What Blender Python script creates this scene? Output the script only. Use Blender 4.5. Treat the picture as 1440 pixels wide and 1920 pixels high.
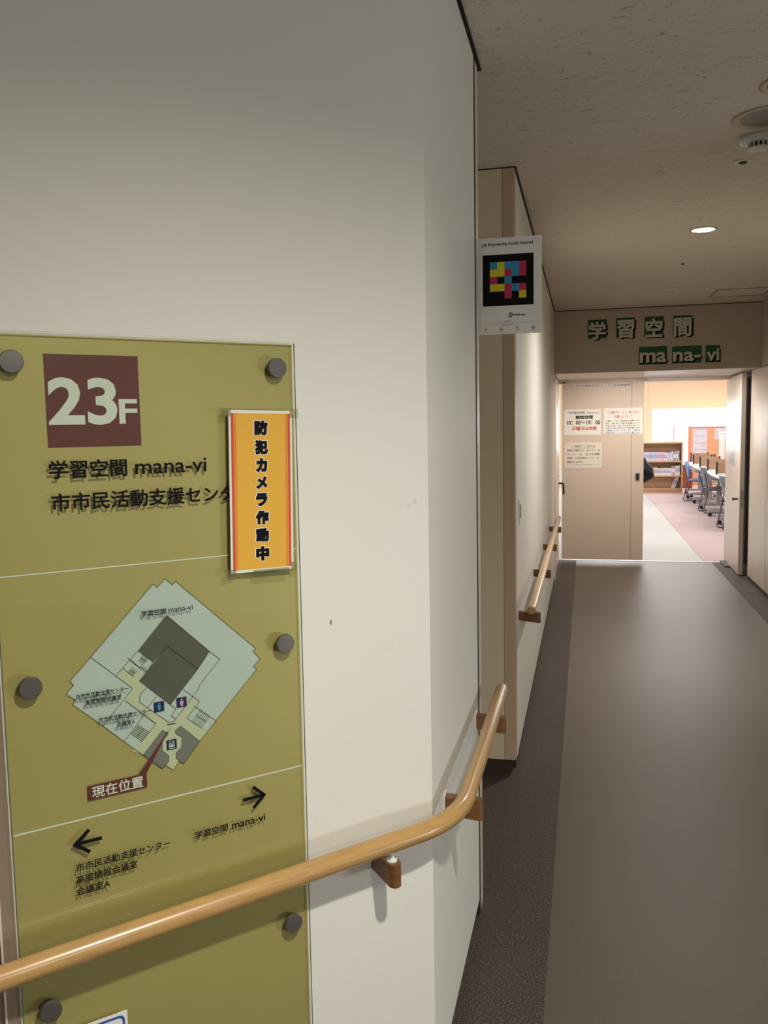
import bpy, bmesh, math, random
from mathutils import Matrix, Vector

for o in list(bpy.data.objects):
    bpy.data.objects.remove(o)
SC = bpy.context.scene
COL = SC.collection
random.seed(7)

# ------------------------------------------------------------------ camera
cam_d = bpy.data.cameras.new('camera')
cam_d.sensor_fit = 'HORIZONTAL'
cam_d.sensor_width = 36.0
cam_d.lens = 36.0 * 1612.02 / 1440.0
cam_d.clip_start = 0.05
cam_d.clip_end = 200
cam = bpy.data.objects.new('camera', cam_d)
COL.objects.link(cam)
_r = Vector((0.97360121, 0.22754317, -0.01802165))
_u = Vector((-0.00445416, 0.09787819, 0.99518843))
_f = Vector((-0.22821226, 0.9688364, -0.09630783))
M = Matrix.Identity(4)
for i in range(3):
    M[i][0] = _r[i]; M[i][1] = _u[i]; M[i][2] = -_f[i]
M[2][3] = 1.6
cam.matrix_world = M
SC.camera = cam

# ------------------------------------------------------------------ view and world
SC.view_settings.view_transform = 'Standard'
SC.view_settings.look = 'None'
SC.view_settings.gamma = 1.0
SC.view_settings.use_curve_mapping = False
SC.view_settings.exposure = 0.0

world = bpy.data.worlds.new('overcast_sky')
SC.world = world
world.use_nodes = True
bgn = world.node_tree.nodes['Background']
bgn.inputs['Color'].default_value = (0.93, 0.97, 1.0, 1)
bgn.inputs['Strength'].default_value = 3.2


# ------------------------------------------------------------------ lights
def spot(name, loc, power, color, radius=0.06, angle=150, blend=1.0):
    d = bpy.data.lights.new(name, 'SPOT')
    d.energy = power; d.color = color; d.shadow_soft_size = radius
    d.spot_size = math.radians(angle); d.spot_blend = blend
    o = bpy.data.objects.new(name, d); COL.objects.link(o); o.location = loc
    return o


def area(name, loc, target, power, color, sx, sy, spread=180):
    d = bpy.data.lights.new(name, 'AREA')
    d.shape = 'RECTANGLE'; d.size = sx; d.size_y = sy
    d.energy = power; d.color = color; d.spread = math.radians(spread)
    o = bpy.data.objects.new(name, d); COL.objects.link(o); o.location = loc
    o.rotation_euler = (Vector(target) - Vector(loc)).to_track_quat('-Z', 'Y').to_euler()
    return o


WARM = (1.0, 0.90, 0.76)
spot('lobby_downlight_beam', (0.50, 0.50, 2.70), 255, (1.0, 0.95, 0.84), 0.05, 150)
spot('corridor_downlight_beam', (0.66, 5.44, 2.69), 150, (1.0, 0.95, 0.87), 0.06, 168)
area('lobby_low_fill', (4.62, 1.13, 0.32), (-0.4, 1.9, 0.8), 44, (0.90, 0.94, 1.0), 1.3, 0.50)  # added low cool fill for the rail's upper shadow; no window there
area('lobby_overhead_fill', (2.6, -1.6, 2.66), (2.6, -1.2, 0), 42, (1.0, 0.96, 0.88), 1.2, 0.6)  # added unseen fill lifting column, walls and ceiling; no panel there
area('soffit_fill', (0.65, 9.35, 2.108), (0.65, 9.55, 0), 26, (1.0, 0.93, 0.84), 1.2, 0.10)  # added fill to brighten the sliding door; no fitting in the soffit
for k, (x, y) in enumerate([(0.6, 12.6), (3.2, 12.6), (0.6, 16.4), (3.2, 16.4), (0.6, 20.2), (3.2, 20.2)]):
    area('study_overhead_fill', (x, y, 2.86), (x, y, 0), 56, (1.0, 0.97, 0.95), 1.6, 0.5)  # added fills that brighten the study room; no fittings built
area('study_window_daylight', (1.8, 22.85, 1.5), (1.0, 10.0, 0.9), 150, (0.95, 0.97, 1.0), 4.5, 1.1)


# ------------------------------------------------------------------ materials
def mat(name, col, rough=0.6, metal=0.0, vary=0.06, scale=8.0, bump=0.0, bscale=60.0,
        stretch=(1, 1, 1), emit=0.0, spec=0.5, coat=0.0):
    m = bpy.data.materials.new(name); m.use_nodes = True
    nt = m.node_tree; N = nt.nodes; L = nt.links
    b = N['Principled BSDF']
    b.inputs['Roughness'].default_value = rough
    b.inputs['Metallic'].default_value = metal
    b.inputs['Specular IOR Level'].default_value = spec
    if coat:
        b.inputs['Coat Weight'].default_value = coat
        b.inputs['Coat Roughness'].default_value = 0.12
    tc = N.new('ShaderNodeTexCoord'); mp = N.new('ShaderNodeMapping')
    mp.inputs['Scale'].default_value = stretch
    L.new(tc.outputs['Object'], mp.inputs['Vector'])
    nz = N.new('ShaderNodeTexNoise'); nz.inputs['Scale'].default_value = scale
    nz.inputs['Detail'].default_value = 4
    L.new(mp.outputs['Vector'], nz.inputs['Vector'])
    rp = N.new('ShaderNodeValToRGB')
    rp.color_ramp.elements[0].position = 0.3; rp.color_ramp.elements[1].position = 0.7
    rp.color_ramp.elements[0].color = tuple(c * (1 - vary) for c in col) + (1,)
    rp.color_ramp.elements[1].color = tuple(min(1, c * (1 + vary)) for c in col) + (1,)
    L.new(nz.outputs['Fac'], rp.inputs['Fac'])
    L.new(rp.outputs['Color'], b.inputs['Base Color'])
    if emit:
        b.inputs['Emission Color'].default_value = tuple(col) + (1,)
        b.inputs['Emission Strength'].default_value = emit
    if bump:
        n2 = N.new('ShaderNodeTexNoise'); n2.inputs['Scale'].default_value = bscale
        n2.inputs['Detail'].default_value = 6
        L.new(mp.outputs['Vector'], n2.inputs['Vector'])
        bp = N.new('ShaderNodeBump'); bp.inputs['Strength'].default_value = bump
        bp.inputs['Distance'].default_value = 0.004
        L.new(n2.outputs['Fac'], bp.inputs['Height'])
        L.new(bp.outputs['Normal'], b.inputs['Normal'])
    return m


def carpet_mat(name, col, dark, fleck, rough=0.85, fscale=260, lo=0.42, hi=0.62, spec=0.3):
    m = mat(name, col, rough, 0, 0.05, 3.0, spec=spec)
    nt = m.node_tree; N = nt.nodes; L = nt.links
    b = N['Principled BSDF']
    tc = N.new('ShaderNodeTexCoord')
    n = N.new('ShaderNodeTexNoise'); n.inputs['Scale'].default_value = fscale; n.inputs['Detail'].default_value = 3
    L.new(tc.outputs['Object'], n.inputs['Vector'])
    r = N.new('ShaderNodeValToRGB')
    r.color_ramp.elements[0].position = lo; r.color_ramp.elements[0].color = tuple(dark) + (1,)
    r.color_ramp.elements[1].position = hi; r.color_ramp.elements[1].color = tuple(fleck) + (1,)
    e = r.color_ramp.elements.new((lo + hi) / 2); e.color = tuple(col) + (1,)
    L.new(n.outputs['Fac'], r.inputs['Fac'])
    # broad wear
    n3 = N.new('ShaderNodeTexNoise'); n3.inputs['Scale'].default_value = 2.2; n3.inputs['Detail'].default_value = 5
    L.new(tc.outputs['Object'], n3.inputs['Vector'])
    mx = N.new('ShaderNodeMix'); mx.data_type = 'RGBA'; mx.blend_type = 'MULTIPLY'
    mx.inputs[0].default_value = 0.25
    L.new(r.outputs['Color'], mx.inputs[6]); L.new(n3.outputs['Fac'], mx.inputs[7])
    L.new(mx.outputs[2], b.inputs['Base Color'])
    bp = N.new('ShaderNodeBump'); bp.inputs['Strength'].default_value = 0.35; bp.inputs['Distance'].default_value = 0.003
    L.new(n.outputs['Fac'], bp.inputs['Height']); L.new(bp.outputs['Normal'], b.inputs['Normal'])
    return m


def wood_mat(name, c1, c2, rough=0.4, axis=(1, 1, 14), scale=5.0, coat=0.0):
    m = mat(name, c1, rough, 0, 0.0, 5, coat=coat)
    nt = m.node_tree; N = nt.nodes; L = nt.links
    rp = [n for n in N if n.type == 'VALTORGB'][0]
    rp.color_ramp.elements[0].color = tuple(c1) + (1,)
    rp.color_ramp.elements[1].color = tuple(c2) + (1,)
    mp = [n for n in N if n.type == 'MAPPING'][0]; mp.inputs['Scale'].default_value = axis
    nz = [n for n in N if n.type == 'TEX_NOISE'][0]; nz.inputs['Scale'].default_value = scale
    nz.inputs['Distortion'].default_value = 0.6
    return m


def ceiling_mat():
    m = mat('mineral_fibre_board', (0.72, 0.67, 0.57), 0.9, 0, 0.03, 1.5, spec=0.2)
    nt = m.node_tree; N = nt.nodes; L = nt.links
    b = N['Principled BSDF']
    tc = N.new('ShaderNodeTexCoord'); mp = N.new('ShaderNodeMapping'); mp.inputs['Scale'].default_value = (20, 46, 1)
    L.new(tc.outputs['Object'], mp.inputs['Vector'])
    n = N.new('ShaderNodeTexNoise'); n.inputs['Scale'].default_value = 1.3; n.inputs['Detail'].default_value = 5
    n.inputs['Roughness'].default_value = 0.75; n.inputs['Distortion'].default_value = 0.8
    L.new(mp.outputs['Vector'], n.inputs['Vector'])
    r = N.new('ShaderNodeValToRGB')
    r.color_ramp.elements[0].position = 0.33; r.color_ramp.elements[0].color = (0.40, 0.36, 0.29, 1)
    r.color_ramp.elements[1].position = 0.40; r.color_ramp.elements[1].color = (0.72, 0.67, 0.57, 1)
    L.new(n.outputs['Fac'], r.inputs['Fac']); L.new(r.outputs['Color'], b.inputs['Base Color'])
    bp = N.new('ShaderNodeBump'); bp.inputs['Strength'].default_value = 0.7; bp.inputs['Distance'].default_value = 0.006
    L.new(r.outputs['Color'], bp.inputs['Height']); L.new(bp.outputs['Normal'], b.inputs['Normal'])
    return m


def clear_mat(name, tint, gloss=0.06):
    m = bpy.data.materials.new(name); m.use_nodes = True
    nt = m.node_tree; N = nt.nodes; L = nt.links
    N.remove(N['Principled BSDF'])
    out = [n for n in N if n.type == 'OUTPUT_MATERIAL'][0]
    tr = N.new('ShaderNodeBsdfTransparent'); tr.inputs['Color'].default_value = tuple(tint) + (1,)
    gl = N.new('ShaderNodeBsdfGlossy'); gl.inputs['Roughness'].default_value = 0.03
    lw = N.new('ShaderNodeLayerWeight'); lw.inputs['Blend'].default_value = 0.5
    pw = N.new('ShaderNodeMath'); pw.operation = 'POWER'; pw.inputs[1].default_value = 4.0
    L.new(lw.outputs['Facing'], pw.inputs[0])
    fr = N.new('ShaderNodeMath'); fr.operation = 'MULTIPLY_ADD'; fr.inputs[1].default_value = 0.5; fr.inputs[2].default_value = 0.025
    L.new(pw.outputs[0], fr.inputs[0])
    ns = N.new('ShaderNodeTexNoise'); ns.inputs['Scale'].default_value = 3
    mm = N.new('ShaderNodeMath'); mm.operation = 'MULTIPLY'; mm.inputs[1].default_value = gloss
    L.new(ns.outputs['Fac'], mm.inputs[0])
    ad = N.new('ShaderNodeMath'); ad.operation = 'ADD'
    L.new(fr.outputs[0], ad.inputs[0]); L.new(mm.outputs[0], ad.inputs[1])
    mx = N.new('ShaderNodeMixShader')
    L.new(ad.outputs[0], mx.inputs[0]); L.new(tr.outputs[0], mx.inputs[1]); L.new(gl.outputs[0], mx.inputs[2])
    L.new(mx.outputs[0], out.inputs['Surface'])
    return m


def gold_mat():
    # olive gold film with a faint dot pattern that fades in towards its lower left corner
    m = mat('olive_gold_film', (0.50, 0.42, 0.165), 0.42, 0.25, 0.05, 2.0, spec=0.4)
    nt = m.node_tree; N = nt.nodes; L = nt.links
    b = N['Principled BSDF']
    rp = [n for n in N if n.type == 'VALTORGB'][0]
    tc = N.new('ShaderNodeTexCoord')
    vo = N.new('ShaderNodeTexVoronoi'); vo.inputs['Scale'].default_value = 130; vo.inputs['Randomness'].default_value = 0.25
    L.new(tc.outputs['Object'], vo.inputs['Vector'])
    lt = N.new('ShaderNodeMath'); lt.operation = 'LESS_THAN'; lt.inputs[1].default_value = 0.26
    L.new(vo.outputs['Distance'], lt.inputs[0])
    sp = N.new('ShaderNodeSeparateXYZ'); L.new(tc.outputs['Object'], sp.inputs[0])
    mx1 = N.new('ShaderNodeMapRange'); mx1.inputs[1].default_value = -0.70; mx1.inputs[2].default_value = -0.87
    L.new(sp.outputs['X'], mx1.inputs[0])
    mz = N.new('ShaderNodeMapRange'); mz.inputs[1].default_value = 1.02; mz.inputs[2].default_value = 0.93
    L.new(sp.outputs['Z'], mz.inputs[0])
    gz = N.new('ShaderNodeMath'); gz.operation = 'GREATER_THAN'; gz.inputs[1].default_value = 0.925
    L.new(sp.outputs['Z'], gz.inputs[0])
    a = N.new('ShaderNodeMath'); a.operation = 'MULTIPLY'; L.new(mx1.outputs[0], a.inputs[0]); L.new(mz.outputs[0], a.inputs[1])
    c = N.new('ShaderNodeMath'); c.operation = 'MULTIPLY'; L.new(a.outputs[0], c.inputs[0]); L.new(gz.outputs[0], c.inputs[1])
    d = N.new('ShaderNodeMath'); d.operation = 'MULTIPLY'; L.new(c.outputs[0], d.inputs[0]); L.new(lt.outputs[0], d.inputs[1])
    mx = N.new('ShaderNodeMix'); mx.data_type = 'RGBA'
    L.new(d.outputs[0], mx.inputs[0]); L.new(rp.outputs['Color'], mx.inputs[6])
    mx.inputs[7].default_value = (0.62, 0.52, 0.22, 1)
    L.new(mx.outputs[2], b.inputs['Base Color'])
    return m


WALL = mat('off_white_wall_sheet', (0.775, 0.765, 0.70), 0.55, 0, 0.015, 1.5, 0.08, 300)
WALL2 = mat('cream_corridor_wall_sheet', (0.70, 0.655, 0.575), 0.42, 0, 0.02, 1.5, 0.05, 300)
TRIMC = mat('beige_painted_steel_column', (0.72, 0.61, 0.44), 0.42, 0, 0.02, 3)
TRIMD = mat('tan_painted_steel_edge', (0.54, 0.41, 0.28), 0.42, 0, 0.02, 3)
TRIML = mat('pale_painted_steel_frame', (0.68, 0.60, 0.52), 0.4, 0, 0.02, 3)
PANELR = mat('greige_wall_panel', (0.56, 0.49, 0.42), 0.25, 0, 0.02, 3)
DARK = mat('dark_joint', (0.02, 0.015, 0.010), 0.8, 0, 0.1, 5)
KICK = mat('dark_brown_vinyl_skirting', (0.045, 0.030, 0.022), 0.5, 0, 0.1, 5)
LINT = mat('shade_toned_wall_board', (0.58, 0.50, 0.415), 0.6, 0, 0.02, 3)  # same wall finish, its unlit look put into a darker colour
DOORM = mat('beige_steel_door', (0.66, 0.545, 0.45), 0.38, 0, 0.02, 3)
LEAFM = mat('pale_beige_door_leaf', (0.66, 0.57, 0.49), 0.3, 0, 0.02, 3)
CEIL = ceiling_mat()
FIELD = carpet_mat('taupe_vinyl_field', (0.100, 0.076, 0.050), (0.085, 0.064, 0.042), (0.115, 0.088, 0.060), 0.40, 320, spec=0.32)
BORDER = carpet_mat('dark_flecked_border', (0.075, 0.057, 0.045), (0.035, 0.026, 0.020), (0.26, 0.21, 0.17), 0.65, 230, 0.38, 0.72)
PATHM = carpet_mat('pale_grey_path', (0.54, 0.53, 0.51), (0.49, 0.48, 0.46), (0.59, 0.58, 0.56), 0.6, 200)
PINK = carpet_mat('dusty_pink_carpet', (0.56, 0.43, 0.43), (0.50, 0.39, 0.39), (0.62, 0.48, 0.48), 0.8, 200)
PEACH = mat('peach_painted_wall', (0.90, 0.73, 0.53), 0.8, 0, 0.015, 2)
STUDYW = mat('white_painted_wall', (0.80, 0.76, 0.70), 0.8, 0, 0.015, 2)
WHITE = mat('white_painted_metal', (0.80, 0.80, 0.78), 0.4, 0, 0.02, 10)
GREYM = mat('silver_grey_metal', (0.42, 0.42, 0.42), 0.35, 0.5, 0.05, 20)
BLACKP = mat('black_plastic', (0.015, 0.015, 0.017), 0.5, 0, 0.1, 20)
DTUBE = mat('dark_grey_steel_tube', (0.10, 0.10, 0.12), 0.35, 0.6, 0.05, 20)
BLUEP = mat('light_blue_plastic', (0.22, 0.38, 0.74), 0.45, 0, 0.04, 10)
GREYP = mat('grey_blue_plastic', (0.19, 0.21, 0.24), 0.45, 0, 0.04, 10)
PAPER = mat('white_paper', (0.80, 0.79, 0.74), 0.7, 0, 0.015, 20)
PAPERB = mat('cream_paper', (0.76, 0.70, 0.62), 0.7, 0, 0.015, 20)
INK = mat('black_ink', (0.008, 0.007, 0.009), 0.6, 0, 0.1, 20, spec=0.08)
INKB = mat('blue_ink', (0.04, 0.06, 0.30), 0.6, 0, 0.1, 20)
INKR = mat('red_ink', (0.62, 0.04, 0.03), 0.6, 0, 0.05, 20)
INKG = mat('grey_ink', (0.22, 0.21, 0.20), 0.6, 0, 0.05, 20)
GOLD = gold_mat()
PANE = clear_mat('clear_acrylic', (0.965, 0.985, 0.95), 0.03)
PEDGE = mat('acrylic_edge', (0.10, 0.092, 0.03), 0.2, 0, 0.05, 10)
MAROON = mat('maroon_print', (0.135, 0.028, 0.030), 0.35, 0, 0.06, 4)
WPRINT = mat('pale_print', (0.76, 0.80, 0.74), 0.5, 0, 0.02, 10)
MAPA = mat('map_pale_blue', (0.53, 0.61, 0.60), 0.45, 0, 0.02, 6)
MAPB = mat('map_pale_green', (0.56, 0.59, 0.42), 0.45, 0, 0.02, 6)
MAPD = mat('map_dark_grey', (0.105, 0.105, 0.088), 0.45, 0, 0.03, 6)
MAPG = mat('map_mid_grey', (0.20, 0.20, 0.185), 0.45, 0, 0.03, 6)
MLINE = mat('map_outline', (0.09, 0.085, 0.03), 0.5, 0, 0.05, 10)
NAVY = mat('navy_pictogram', (0.015, 0.015, 0.11), 0.4, 0, 0.05, 10)
CYAN = mat('cyan_print', (0.05, 0.30, 0.45), 0.5, 0, 0.03, 10)
PINKP = mat('pink_print', (0.60, 0.35, 0.50), 0.5, 0, 0.03, 10)
KNOB = mat('satin_grey_knob', (0.15, 0.14, 0.125), 0.42, 0.6, 0.05, 40)
YEL = mat('amber_yellow_print', (0.77, 0.42, 0.035), 0.5, 0, 0.02, 10)
REDO = mat('red_orange_print', (0.62, 0.075, 0.022), 0.5, 0, 0.02, 10)
ORNG = mat('orange_line_print', (0.90, 0.24, 0.03), 0.5, 0, 0.02, 10)
TAPE = clear_mat('clear_tape', (0.88, 0.90, 0.80), 0.20)
RAIL = wood_mat('light_oak_rail', (0.42, 0.245, 0.082), (0.50, 0.305, 0.115), 0.30, (1, 1, 10), 14, coat=0.35)
BRKT = wood_mat('brown_resin_bracket', (0.12, 0.048, 0.013), (0.21, 0.095, 0.032), 0.4, (1, 1, 12), 20, coat=0.2)
SHELFW = wood_mat('light_brown_laminate', (0.50, 0.30, 0.165), (0.56, 0.345, 0.20), 0.5, (1, 1, 10), 6)
BROWNB = wood_mat('brown_board', (0.36, 0.20, 0.11), (0.42, 0.25, 0.15), 0.5, (1, 1, 10), 6)
DKRED = mat('dark_red_brown_board', (0.24, 0.060, 0.025), 0.5, 0, 0.05, 10)
ORPART = mat('orange_fabric_panel', (0.72, 0.36, 0.20), 0.8, 0, 0.03, 30)
ORFR = mat('red_orange_panel_frame', (0.68, 0.25, 0.17), 0.5, 0, 0.03, 10)
GREEN = mat('dark_green_card', (0.012, 0.10, 0.022), 0.6, 0, 0.05, 10)
GLYPH = mat('white_card_letter', (0.66, 0.67, 0.60), 0.6, 0, 0.02, 10)
LAMP = mat('lit_lamp_diffuser', (1.0, 0.97, 0.90), 0.5, 0, 0, 5, emit=14)
OFFL = mat('unlit_grey_diffuser', (0.16, 0.155, 0.12), 0.35, 0, 0.03, 10)
RINGM = mat('yellowed_plastic_ring', (0.50, 0.42, 0.27), 0.4, 0, 0.03, 10)
DETM = mat('white_detector_plastic', (0.66, 0.68, 0.66), 0.35, 0, 0.03, 10)
BRWALL = mat('brown_bronze_steel_panel', (0.34, 0.27, 0.20), 0.25, 0.3, 0.05, 4, stretch=(20, 20, 1))
BLUEL = mat('pale_blue_window_film', (0.16, 0.42, 0.74), 0.25, 0, 0.1, 20)
BAGM = mat('black_nylon', (0.008, 0.009, 0.014), 0.5, 0, 0.2, 30)
BLUEB = mat('blue_print', (0.02, 0.10, 0.36), 0.5, 0, 0.03, 10)


# ------------------------------------------------------------------ mesh helpers
def setp(o, label=None, cat=None, group=None, kind=None):
    if label: o['label'] = label
    if cat: o['category'] = cat
    if group: o['group'] = group
    if kind: o['kind'] = kind
    return o


def thing(name, label, cat, loc=(0, 0, 0), rz=0.0, group=None, kind=None):
    o = bpy.data.objects.new(name, None); COL.objects.link(o)
    o.empty_display_size = 0.1
    o.location = loc; o.rotation_euler = (0, 0, rz)
    return setp(o, label, cat, group, kind)


def link(name, bm, mats, parent=None, smooth=False):
    me = bpy.data.meshes.new(name)
    bmesh.ops.recalc_face_normals(bm, faces=bm.faces)
    bm.to_mesh(me); bm.free()
    for m in (mats if isinstance(mats, (list, tuple)) else [mats]):
        me.materials.append(m)
    if smooth:
        for p in me.polygons: p.use_smooth = True
        try: me.set_sharp_from_angle(angle=math.radians(40))
        except Exception: pass
    o = bpy.data.objects.new(name, me); COL.objects.link(o)
    if parent: o.parent = parent
    return o


def bx(bm, x0, x1, y0, y1, z0, z1, bev=0.0, mi=0, mtx=None):
    r = bmesh.ops.create_cube(bm, size=1.0)
    vs = r['verts']
    for v in vs:
        v.co = Vector(((x0 + x1) / 2 + v.co.x * (x1 - x0), (y0 + y1) / 2 + v.co.y * (y1 - y0), (z0 + z1) / 2 + v.co.z * (z1 - z0)))
    if bev > 0:
        es = list({e for v in vs for e in v.link_edges})
        r2 = bmesh.ops.bevel(bm, geom=es, offset=bev, segments=2, profile=0.7, affect='EDGES')
        vs = list({v for f in r2['faces'] for v in f.verts} | {v for v in vs if v.is_valid})
    fs = {f for v in vs for f in v.link_faces}
    for f in fs: f.material_index = mi
    if mtx is not None:
        bmesh.ops.transform(bm, matrix=mtx, verts=vs)
    return vs


def box(name, dims, m, parent=None, bev=0.0):
    bm = bmesh.new(); bx(bm, *dims, bev=bev)
    return link(name, bm, m, parent)


def tube(bm, pts, r, seg=12, cap=True, closed=False):
    pts = [Vector(p) for p in pts]; n = len(pts); rings = []
    prev = None
    for i, p in enumerate(pts):
        if closed: t = (pts[(i + 1) % n] - pts[i - 1]).normalized()
        else: t = (pts[min(i + 1, n - 1)] - pts[max(i - 1, 0)]).normalized()
        if prev is None:
            a = Vector((0, 0, 1)) if abs(t.z) < 0.9 else Vector((1, 0, 0))
            u = t.cross(a).normalized()
        else:
            u = (prev - t * prev.dot(t)).normalized()
        w = t.cross(u); prev = u
        rr = r[i] if isinstance(r, (list, tuple)) else r
        rings.append([bm.verts.new(p + (u * math.cos(2 * math.pi * k / seg) + w * math.sin(2 * math.pi * k / seg)) * rr) for k in range(seg)])
    m = n if closed else n - 1
    for i in range(m):
        A = rings[i]; B = rings[(i + 1) % n]
        for k in range(seg):
            bm.faces.new((A[k], A[(k + 1) % seg], B[(k + 1) % seg], B[k]))
    if cap and not closed:
        bm.faces.new(rings[0]); bm.faces.new(rings[-1])
    return rings


def cyl(bm, c0, c1, r0, r1=None, seg=24):
    r1 = r0 if r1 is None else r1
    tube(bm, [c0, c1], [r0, r1], seg)


def lathe(bm, prof, loc=(0, 0, 0), seg=32):
    # prof: (r, z) pairs, revolved about z
    rings = []
    for r, z in prof:
        if r < 1e-6: rings.append([bm.verts.new((loc[0], loc[1], loc[2] + z))])
        else: rings.append([bm.verts.new((loc[0] + r * math.cos(2 * math.pi * k / seg), loc[1] + r * math.sin(2 * math.pi * k / seg), loc[2] + z)) for k in range(seg)])
    for A, B in zip(rings, rings[1:]):
        for k in range(seg):
            k2 = (k + 1) % seg
            if len(A) == 1 and len(B) == 1: continue
            if len(A) == 1: bm.faces.new((A[0], B[k], B[k2]))
            elif len(B) == 1: bm.faces.new((A[k], A[k2], B[0]))
            else: bm.faces.new((A[k], A[k2], B[k2], B[k]))


def arc_path(p0, p1, p2, r, n=10):
    """corner p1 between p0 and p2 rounded with setback r"""
    p0, p1, p2 = Vector(p0), Vector(p1), Vector(p2)
    a = p1 + (p0 - p1).normalized() * r; b = p1 + (p2 - p1).normalized() * r
    return [(a * (1 - t) ** 2 + p1 * 2 * t * (1 - t) + b * t * t) for t in [i / n for i in range(n + 1)]]


_tc = {}


def text_geo(s, bold):
    key = (s, bold)
    if key in _tc: return _tc[key]
    cu = bpy.data.curves.new('lettering', 'FONT'); cu.body = s; cu.size = 1.0
    cu.resolution_u = 3
    if bold:                 # heavier weight: a flat chamfer grows the strokes outwards
        cu.bevel_depth = bold * 0.62; cu.bevel_resolution = 0
    o = bpy.data.objects.new('lettering', cu); COL.objects.link(o)
    dg = bpy.context.evaluated_depsgraph_get()
    me = bpy.data.meshes.new_from_object(o.evaluated_get(dg))
    vs = [tuple(v.co) for v in me.vertices]; fs = [tuple(p.vertices) for p in me.polygons]
    bpy.data.objects.remove(o); bpy.data.curves.remove(cu); bpy.data.meshes.remove(me)
    _tc[key] = (vs, fs); return _tc[key]


def write(s, x0, x1, z0, z1, yoff, m, parent, bold=0.0, name='lettering', plane='xz', thick=0.0):
    """lettering stretched into the box x0..x1, z0..z1, lying at depth yoff and read from -y"""
    vs, fs = text_geo(s, bold)
    if not vs: return None
    ax = min(v[0] for v in vs); bxx = max(v[0] for v in vs); az = min(v[1] for v in vs); bz = max(v[1] for v in vs)
    sx = (x1 - x0) / max(1e-6, bxx - ax); sz = (z1 - z0) / max(1e-6, bz - az)
    dm = max(1e-6, max(v[2] for v in vs)); th = (thick or 0.00012) / dm
    co = []
    for v in vs:
        X = x0 + (v[0] - ax) * sx; Z = z0 + (v[1] - az) * sz; D = yoff - v[2] * th
        co.append((X, D, Z) if plane == 'xz' else (D, X, Z))
    me = bpy.data.meshes.new(name); me.from_pydata(co, [], fs); me.materials.append(m)
    o = bpy.data.objects.new(name, me); COL.objects.link(o)
    if parent: o.parent = parent
    return o


def poly(bm, pts, y, mi=0):
    f = bm.faces.new([bm.verts.new((p[0], y, p[1])) for p in pts]); f.material_index = mi; f.normal_update()
    if f.normal.y > 0: f.normal_flip()
    return f


def flat(name, pts, y, m, parent):
    me = bpy.data.meshes.new(name)
    bm = bmesh.new(); poly(bm, pts, y)
    bmesh.ops.triangulate(bm, faces=bm.faces)
    bm.to_mesh(me); bm.free(); me.materials.append(m)
    o = bpy.data.objects.new(name, me); COL.objects.link(o); o.parent = parent
    return o


def strokes(name, lines, w, y, m, parent):
    bm = bmesh.new()
    for l in lines:
        for a, b in zip(l, l[1:]):
            a = Vector(a); b = Vector(b); d = (b - a)
            if d.length < 1e-6: continue
            d.normalize(); n = Vector((-d.y, d.x)) * w / 2; a = a - d * w * .4; b = b + d * w * .4
            poly(bm, [a + n, b + n, b - n, a - n], y)
    return link(name, bm, m, parent)


def dup(root, loc, rz=None, label=None):
    r = root.copy(); COL.objects.link(r); r.location = loc
    if rz is not None: r.rotation_euler = (0, 0, rz)
    if label: r['label'] = label
    for ch in list(root.children):
        c = ch.copy(); COL.objects.link(c); c.parent = r
        for g in list(ch.children):
            d = g.copy(); COL.objects.link(d); d.parent = c
    return r


# ================================================================== SETTING
H = 2.722          # ceiling height
AX, AY = -0.3336, 1.8378          # corner where the chamfered sign wall meets the corridor wall
S = math.sqrt(0.5)

# ---- floor with its laid strips
fl = thing('floor', 'corridor floor of taupe vinyl with darker flecked borders', 'floor', kind='structure')
box('slab', (-6, 6.2, -6, 24, -0.12, -0.006), DARK, fl)
box('field_strip', (-0.105, 1.415, -4, 10.39, -0.006, 0.0), FIELD, fl)
box('border_strip', (-4, -0.105, -4, 10.39, -0.006, 0.0), BORDER, fl)
box('border_strip', (1.415, 5, -4, 10.39, -0.006, 0.0), BORDER, fl)
box('threshold_strip', (-0.31, 1.72, 10.39, 10.44, -0.006, 0.003), GREYM, fl)
box('path_strip', (-3.4, 1.333, 10.44, 23.2, -0.006, 0.0), PATHM, fl)
for k in range(13):     # rows of carpet tiles
    y0 = 10.44 + k
    box('carpet_tile_row', (1.337, 6.0, y0 + .0015, y0 + .9985, -0.006, 0.0), PINK, fl)

# ---- ceiling
ce = thing('ceiling', 'low ceiling of fissured mineral fibre boards', 'ceiling', kind='structure')
box('ceiling_board', (-4, 5, -4, 8.78, H, H + 0.1), CEIL, ce)
box('ceiling_board', (-3.4, 6.0, 10.44, 23.2, 2.95, 3.05), STUDYW, ce)

# ---- chamfered sign wall (45 degrees) and corridor wall beyond the fold
wl = thing('wall_left', 'off-white wall that turns at a blunt corner behind the guide sign', 'wall', (AX, AY, 0), math.radians(45), kind='structure')
bm = bmesh.new(); bx(bm, -1.60, 0.0, 0.0, 0.12, 0.055, H - 0.012); link('wall_face', bm, WALL, wl)
bm = bmesh.new(); bx(bm, -1.60, -0.006, 0.012, 0.12, 0.0, 0.055); link('skirting', bm, KICK, wl)
bm = bmesh.new(); bx(bm, -1.60, 0.0, 0.006, 0.12, H - 0.012, H); link('shadow_gap', bm, DARK, wl)

wn = thing('wall_corner', 'pale corridor wall between the blunt corner and the recess', 'wall', kind='structure')
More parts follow.
